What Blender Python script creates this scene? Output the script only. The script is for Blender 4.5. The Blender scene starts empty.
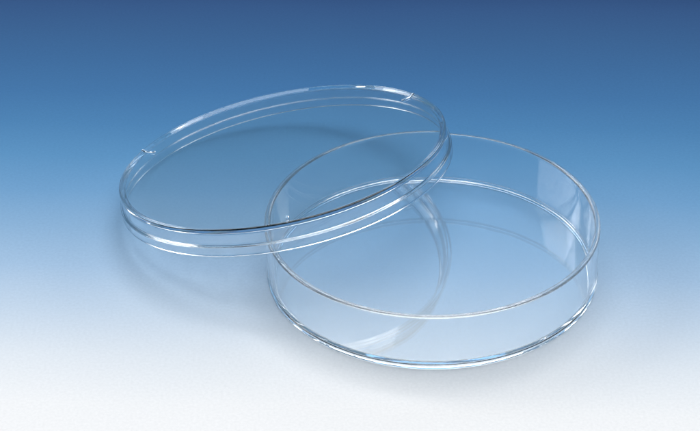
import bpy, math, random
from mathutils import Vector, Matrix

sc = bpy.context.scene
COL = sc.collection
MM = 0.001
PI = math.pi

# ------------------------------------------------------------------ render
sc.render.engine = 'CYCLES'
sc.view_settings.view_transform = 'Standard'
sc.view_settings.look = 'None'
sc.view_settings.exposure = 0.0
sc.view_settings.gamma = 1.0
cy = sc.cycles
cy.use_denoising = True
try:
    cy.denoiser = 'OPENIMAGEDENOISE'
    cy.denoising_input_passes = 'RGB_ALBEDO_NORMAL'
    cy.denoising_prefilter = 'ACCURATE'
except Exception:
    pass
cy.use_adaptive_sampling = False
cy.max_bounces = 40
cy.diffuse_bounces = 5
cy.glossy_bounces = 40
cy.transmission_bounces = 40
cy.transparent_max_bounces = 40
cy.caustics_reflective = True
cy.caustics_refractive = True
cy.blur_glossy = 0.3
cy.sample_clamp_indirect = 12.0
cy.sample_clamp_direct = 0.0

# ------------------------------------------------------------------ helpers
def link_mesh(name, verts, faces, mat, parent=None, normals=None, smooth=True):
    me = bpy.data.meshes.new(name)
    me.from_pydata([tuple(v) for v in verts], [], faces)
    me.validate()
    if smooth:
        me.polygons.foreach_set('use_smooth', [True] * len(me.polygons))
    me.materials.append(mat)
    if normals is not None:
        me.normals_split_custom_set_from_vertices([tuple(n) for n in normals])
    me.update()
    o = bpy.data.objects.new(name, me)
    COL.objects.link(o)
    o.parent = parent
    return o

def fillet_profile(corners, seg=10):
    """corners: (r, z, fillet, tag of the segment that follows). Returns points
    (r, z, nr, nz) and a tag for every segment, tangent continuous at fillets."""
    pts, tags = [], []
    n = len(corners)
    def nrm(a, b):
        d = Vector((b[0] - a[0], b[1] - a[1])).normalized()
        return Vector((d.y, -d.x))
    for i, (r, z, f, tag) in enumerate(corners):
        P = Vector((r, z))
        if i == 0 or i == n - 1:
            nn = nrm(corners[0], corners[1]) if i == 0 else nrm(corners[-2], corners[-1])
            pts.append((r, z, nn.x, nn.y)); tags.append(tag); continue
        A = Vector(corners[i - 1][:2]); B = Vector(corners[i + 1][:2])
        n0, n1 = nrm(A, P), nrm(P, B)
        if f <= 0:                     # a seam in a straight run
            pts.append((r, z, n1.x, n1.y)); tags.append(tag); continue
        u = (A - P).normalized(); v = (B - P).normalized()
        ang = u.angle(v)
        t = f / math.tan(ang / 2)
        t = min(t, 0.49 * (A - P).length, 0.49 * (B - P).length)
        ff = t * math.tan(ang / 2)
        c = P + (u + v).normalized() * (ff / math.sin(ang / 2))
        s0 = P + u * t - c; s1 = P + v * t - c
        a0 = math.atan2(s0.y, s0.x); a1 = math.atan2(s1.y, s1.x)
        while a1 - a0 > PI: a1 -= 2 * PI
        while a1 - a0 < -PI: a1 += 2 * PI
        sgn = 1.0 if s0.normalized().dot(n0) > 0 else -1.0
        for k in range(seg + 1):
            a = a0 + (a1 - a0) * k / seg
            d = Vector((math.cos(a), math.sin(a)))
            q = c + d * ff
            pts.append((q.x, q.y, sgn * d.x, sgn * d.y)); tags.append(tag if k == seg else corners[i][4] if len(corners[i]) > 4 else tags[-1])
    return pts, tags

def lathe_parts(profile, mat, parent, order, nseg=384, wob=None):
    """One closed moulded body, cut into its parts along the seams of the profile."""
    pts, tags = fillet_profile(profile)
    for part in order:
        vmap, verts, norms, faces = {}, [], [], []
        def vid(i, j):
            r = pts[i][0]
            key = (i, 0 if r < 1e-9 else j % nseg)
            if key not in vmap:
                a = 2 * PI * key[1] / nseg
                c, s = math.cos(a), math.sin(a)
                R, Z = pts[i][0], pts[i][1]
                if wob: R, Z = wob(R, Z, a)
                verts.append((R * c * MM, R * s * MM, Z * MM))
                norms.append((pts[i][2] * c, pts[i][2] * s, pts[i][3]))
                vmap[key] = len(verts) - 1
            return vmap[key]
        for i in range(len(pts) - 1):
            if tags[i] != part: continue
            for j in range(nseg):
                q = [vid(i, j), vid(i, j + 1), vid(i + 1, j + 1), vid(i + 1, j)]
                q2 = []
                for v in q:
                    if v not in q2: q2.append(v)
                faces.append(tuple(q2))
        link_mesh(part, verts, faces, mat, parent, norms)

def thing(name, label, cat, loc=(0, 0, 0)):
    o = bpy.data.objects.new(name, None)
    o.empty_display_size = 0.01
    COL.objects.link(o)
    o.location = loc
    o['label'] = label
    o['category'] = cat
    return o

# ------------------------------------------------------------------ materials
def clear_plastic(name, tint=(0.972, 0.99, 1.0), haze=0.0):
    m = bpy.data.materials.new(name); m.use_nodes = True
    nt = m.node_tree; N = nt.nodes; L = nt.links
    b = N['Principled BSDF']
    b.inputs['Base Color'].default_value = (*tint, 1)
    b.inputs['Transmission Weight'].default_value = 1.0 - haze
    b.inputs['IOR'].default_value = 1.48
    b.inputs['Roughness'].default_value = 0.0
    # faint moulding flow waves in the polystyrene
    tc = N.new('ShaderNodeTexCoord')
    nz = N.new('ShaderNodeTexNoise'); nz.inputs['Scale'].default_value = 55
    nz.inputs['Detail'].default_value = 1.0
    bp = N.new('ShaderNodeBump'); bp.inputs['Strength'].default_value = 0.06
    bp.inputs['Distance'].default_value = 0.0004
    L.new(tc.outputs['Object'], nz.inputs['Vector'])
    L.new(nz.outputs['Fac'], bp.inputs['Height'])
    L.new(bp.outputs['Normal'], b.inputs['Normal'])
    return m

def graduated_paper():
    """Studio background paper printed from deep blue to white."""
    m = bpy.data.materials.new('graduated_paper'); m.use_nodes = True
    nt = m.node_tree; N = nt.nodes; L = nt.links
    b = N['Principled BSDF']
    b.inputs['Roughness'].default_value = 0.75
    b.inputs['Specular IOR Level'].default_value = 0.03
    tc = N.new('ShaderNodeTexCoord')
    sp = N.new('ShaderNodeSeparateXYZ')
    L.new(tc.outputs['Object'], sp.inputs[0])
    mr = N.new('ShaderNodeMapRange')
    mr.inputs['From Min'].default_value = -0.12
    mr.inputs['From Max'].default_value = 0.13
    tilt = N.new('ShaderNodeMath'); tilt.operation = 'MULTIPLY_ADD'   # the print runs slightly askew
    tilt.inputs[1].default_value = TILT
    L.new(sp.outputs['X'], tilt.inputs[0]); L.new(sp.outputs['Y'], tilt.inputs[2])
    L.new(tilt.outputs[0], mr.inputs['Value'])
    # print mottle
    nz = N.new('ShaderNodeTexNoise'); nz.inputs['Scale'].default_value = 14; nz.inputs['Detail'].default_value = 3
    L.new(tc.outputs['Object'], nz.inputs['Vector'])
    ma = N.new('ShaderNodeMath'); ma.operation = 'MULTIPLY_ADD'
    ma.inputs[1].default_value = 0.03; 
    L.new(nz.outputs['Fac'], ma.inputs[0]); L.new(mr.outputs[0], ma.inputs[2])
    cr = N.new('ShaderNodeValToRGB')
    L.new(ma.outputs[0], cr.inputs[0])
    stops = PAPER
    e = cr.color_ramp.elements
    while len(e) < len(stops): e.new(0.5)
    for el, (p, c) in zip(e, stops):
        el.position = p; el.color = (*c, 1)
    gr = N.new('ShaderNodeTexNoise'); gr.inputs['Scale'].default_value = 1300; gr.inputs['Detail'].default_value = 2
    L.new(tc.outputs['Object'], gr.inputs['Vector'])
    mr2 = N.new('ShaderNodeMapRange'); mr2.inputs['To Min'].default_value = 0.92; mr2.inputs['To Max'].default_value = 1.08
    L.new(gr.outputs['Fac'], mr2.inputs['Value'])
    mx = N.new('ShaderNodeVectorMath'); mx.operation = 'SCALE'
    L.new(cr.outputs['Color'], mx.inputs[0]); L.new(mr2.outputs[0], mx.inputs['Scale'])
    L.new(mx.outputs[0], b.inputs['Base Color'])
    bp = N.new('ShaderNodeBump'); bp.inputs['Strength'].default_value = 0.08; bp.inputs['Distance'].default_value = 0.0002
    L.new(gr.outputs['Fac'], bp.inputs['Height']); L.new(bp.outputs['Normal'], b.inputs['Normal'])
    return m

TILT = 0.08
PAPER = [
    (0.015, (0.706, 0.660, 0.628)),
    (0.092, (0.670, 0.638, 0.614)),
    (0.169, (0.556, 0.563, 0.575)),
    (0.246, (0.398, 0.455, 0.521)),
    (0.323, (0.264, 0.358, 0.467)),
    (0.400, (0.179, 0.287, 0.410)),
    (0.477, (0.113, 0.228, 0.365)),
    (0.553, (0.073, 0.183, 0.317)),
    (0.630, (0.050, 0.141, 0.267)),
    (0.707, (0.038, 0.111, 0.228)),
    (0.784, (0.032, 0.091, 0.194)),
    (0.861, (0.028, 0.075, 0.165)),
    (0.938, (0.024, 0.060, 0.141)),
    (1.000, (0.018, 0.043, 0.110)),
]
M_BASE = clear_plastic('clear_polystyrene', haze=0.008)
M_LID = clear_plastic('clear_polystyrene_lid')
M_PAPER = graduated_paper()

# ------------------------------------------------------------------ background sheet
def make_backdrop():
    prof = [(-0.9, 0.0), (-0.5, 0.0)]
    y = -0.5
    while y < 0.70:
        y += 0.05; prof.append((y, 0.0))
    R = 0.07
    y0 = prof[-1][0]
    for k in range(1, 21):
        a = (PI / 2) * k / 20
        prof.append((y0 + R * math.sin(a), R - R * math.cos(a)))
    yl = prof[-1][0]
    for z in (0.09, 0.11): prof.append((yl, z))
    xs = [-1.2 + 0.2 * i for i in range(13)]
    verts = [(x, y, z) for (y, z) in prof for x in xs]
    nx = len(xs); faces = []
    for i in range(len(prof) - 1):
        for j in range(nx - 1):
            faces.append((i * nx + j, i * nx + j + 1, (i + 1) * nx + j + 1, (i + 1) * nx + j))
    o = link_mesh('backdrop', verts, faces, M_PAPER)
    o['kind'] = 'structure'
    return o
make_backdrop()

# ------------------------------------------------------------------ dish base (mm)
BX, BY, BH = 22.856, -42.157, 16.14
dish = thing('petri_dish', 'clear deep round dish standing open and flat on the blue and white sheet', 'petri dish',
             (BX * MM, BY * MM, 0.0001))
BASE = [
    (0.0, 0.35, 0, 'floor_plate'),
    (40.3, 0.35, 0, 'side_wall'),
    (41.6, 0.35, 0.2, 'side_wall'),
    (41.9, 0.0, 0.15, 'side_wall'),
    (43.9, 0.0, 0.35, 'side_wall'),
    (44.0, 1.35, 0.25, 'side_wall'),
    (43.75, 1.6, 0.2, 'side_wall'),
    (44.0, 16.15, 0.72, 'side_wall'),
    (42.45, 16.15, 0.72, 'side_wall'),
    (42.2, 1.5, 0.6, 'side_wall'),
    (40.3, 1.5, 0, 'floor_plate'),
    (0.0, 1.5, 0, 'floor_plate'),
]
lathe_parts(BASE, M_BASE, dish, ['side_wall', 'floor_plate'])

# ------------------------------------------------------------------ lid (mm), leaning
n = Vector((-0.17167, 0.13946, 1)).normalized()
ax = Vector((0, 1, 0)).cross(n).normalized()
ay = n.cross(ax)
LH = 7.285
ctop = Vector((-17.054, -9.741, 17.241))
org = ctop - n * LH + Vector((0, 0, LIFT := 0.25))
lid = thing('round_dish_cover', 'shallow clear round cover with three tiny raised vent ribs, leaning tilted on the deeper dish', 'dish cover')
M = Matrix(((ax.x, ay.x, n.x, org.x * MM), (ax.y, ay.y, n.y, org.y * MM), (ax.z, ay.z, n.z, org.z * MM), (0, 0, 0, 1)))
lid.matrix_world = M
LID = [
    (0.0, 6.0, 0, 'top_plate'),
    (43.0, 6.0, 0, 'side_wall'),
    (44.8, 6.0, 0.5, 'side_wall'),
    (44.85, 2.8, 0.25, 'side_wall'),
    (45.5, 2.5, 0.25, 'side_wall'),
    (45.55, 0.0, 0.4, 'side_wall'),
    (46.87, 0.0, 0.4, 'side_wall'),
    (46.80, 2.6, 0.3, 'side_wall'),
    (46.12, 2.85, 0.25, 'side_wall'),
    (46.05, 7.40, 0.40, 'side_wall'),
    (45.40, 7.62, 0.90, 'side_wall'),
    (44.35, 6.95, 0.45, 'side_wall'),
    (43.0, 6.95, 0, 'top_plate'),
    (0.0, 6.95, 0, 'top_plate'),
]
lathe_parts(LID, M_LID, lid, ['side_wall', 'top_plate'])

def vent_rib(deg):
    """small rounded radial bar moulded on the lid just inside its raised rim"""
    import bmesh
    w, h, k = 0.45, 0.52, 10
    prof = [(w * math.cos(PI * t / k), h * math.sin(PI * t / k)) for t in range(k + 1)]
    stations = [(41.3, 0.15), (41.45, 0.7), (41.8, 1.0), (43.3, 1.0), (44.25, 1.0), (44.9, 1.0), (45.5, 0.8), (45.85, 0.4), (46.0, 0.1)]
    def base_z(r):
        return 6.965 if r < 44.35 else 6.965 + min(r - 44.35, 1.0) * 0.52
    verts = []
    for r, f in stations:
        for (y, z) in prof:
            verts.append((r, y * (0.4 + 0.6 * f), base_z(r) + z * f))
    n_ = k + 1; faces = []
    for i in range(len(stations) - 1):
        for j in range(k):
            faces.append((i * n_ + j, (i + 1) * n_ + j, (i + 1) * n_ + j + 1, i * n_ + j + 1))
        faces.append((i * n_ + k, (i + 1) * n_ + k, (i + 1) * n_, i * n_))
    faces.append(tuple(range(n_)))
    faces.append(tuple(range((len(stations) - 1) * n_, len(stations) * n_))[::-1])
    a = math.radians(deg); c, s_ = math.cos(a), math.sin(a)
    v2 = [((x * c - y * s_) * MM, (x * s_ + y * c) * MM, z * MM) for x, y, z in verts]
    me = bpy.data.meshes.new('vent_rib'); me.from_pydata(v2, [], faces)
    bm = bmesh.new(); bm.from_mesh(me)
    bmesh.ops.recalc_face_normals(bm, faces=bm.faces)
    bm.to_mesh(me); bm.free()
    me.polygons.foreach_set('use_smooth', [True] * len(me.polygons))
    me.materials.append(M_LID)
    o = bpy.data.objects.new('vent_rib', me); COL.objects.link(o); o.parent = lid
for d in (34.5, 156.0, 274.5): vent_rib(d)

# ------------------------------------------------------------------ camera
F, D, P, CX, CYY, RO = 1895.0, 541.91, 0.56645, 344.137, 185.773, -0.02447
eye = Vector((0, -D * math.cos(P), D * math.sin(P))) * MM
fw = Vector((0, math.cos(P), -math.sin(P)))
r0 = Vector((1, 0, 0)); u0 = Vector((0, math.sin(P), math.cos(P)))
rt = r0 * math.cos(RO) + u0 * math.sin(RO)
up = u0 * math.cos(RO) - r0 * math.sin(RO)
cam = bpy.data.cameras.new('camera'); co = bpy.data.objects.new('camera', cam); COL.objects.link(co)
co.matrix_world = Matrix(((rt.x, up.x, -fw.x, eye.x), (rt.y, up.y, -fw.y, eye.y), (rt.z, up.z, -fw.z, eye.z), (0, 0, 0, 1)))
cam.sensor_width = 36; cam.sensor_fit = 'HORIZONTAL'
cam.lens = F / 700 * 36
cam.shift_x = (350 - CX) / 700
cam.shift_y = -(215.5 - CYY) / 700
cam.clip_start = 0.01; cam.clip_end = 20
sc.camera = co

# ------------------------------------------------------------------ lamps
def softbox(name, loc, target, sx, sy, power, col=(1.0, 1.0, 1.0)):
    l = bpy.data.lights.new(name, 'AREA'); l.shape = 'RECTANGLE'; l.size = sx; l.size_y = sy
    l.energy = power; l.color = col
    o = bpy.data.objects.new(name, l); COL.objects.link(o)
    o.location = loc
    o.rotation_euler = (Vector(target) - Vector(loc)).to_track_quat('-Z', 'Y').to_euler()
    return o
softbox('softbox', (0.09, 0.07, 0.74), (0.0, 0.0, 0), 0.75, 0.65, 6.4)
strip = softbox('added_highlight_strip', (-0.12, 0.44, 0.72), (0.0, 0.0, 0), 1.15, 0.14, 2.2)  # unseen strip lamp added to whiten the highlight on the lid's back ring
u_ = Vector((-0.66, 0.18, 0.0)).normalized(); w_ = -Vector((-0.12, 0.44, 0.72)).normalized()
v_ = w_.cross(u_).normalized(); u_ = v_.cross(w_).normalized()
strip.rotation_euler = Matrix((u_, -v_, -w_)).transposed().to_euler()
softbox('side_softbox', (-0.66, 0.26, 0.43), (0.0, 0.0, 0), 0.70, 0.24, 3.1)
softbox('added_blue_glare_lamp', (0.06, 1.25, 0.93), (0.0, 0.0, 0.05), 0.85, 0.50, 1.6, (0.27, 0.58, 1.0))  # unseen blue lamp added to lay a blue reflection on the dish floor
softbox('back_softbox', (0.50, 0.52, 0.33), (0.0, 0.0, 0), 0.30, 0.26, 0.8)

w = bpy.data.worlds.new('World'); sc.world = w; w.use_nodes = True
bg = w.node_tree.nodes['Background']
bg.inputs['Color'].default_value = (0.34, 0.68, 1.0, 1)
bg.inputs['Strength'].default_value = 0.30
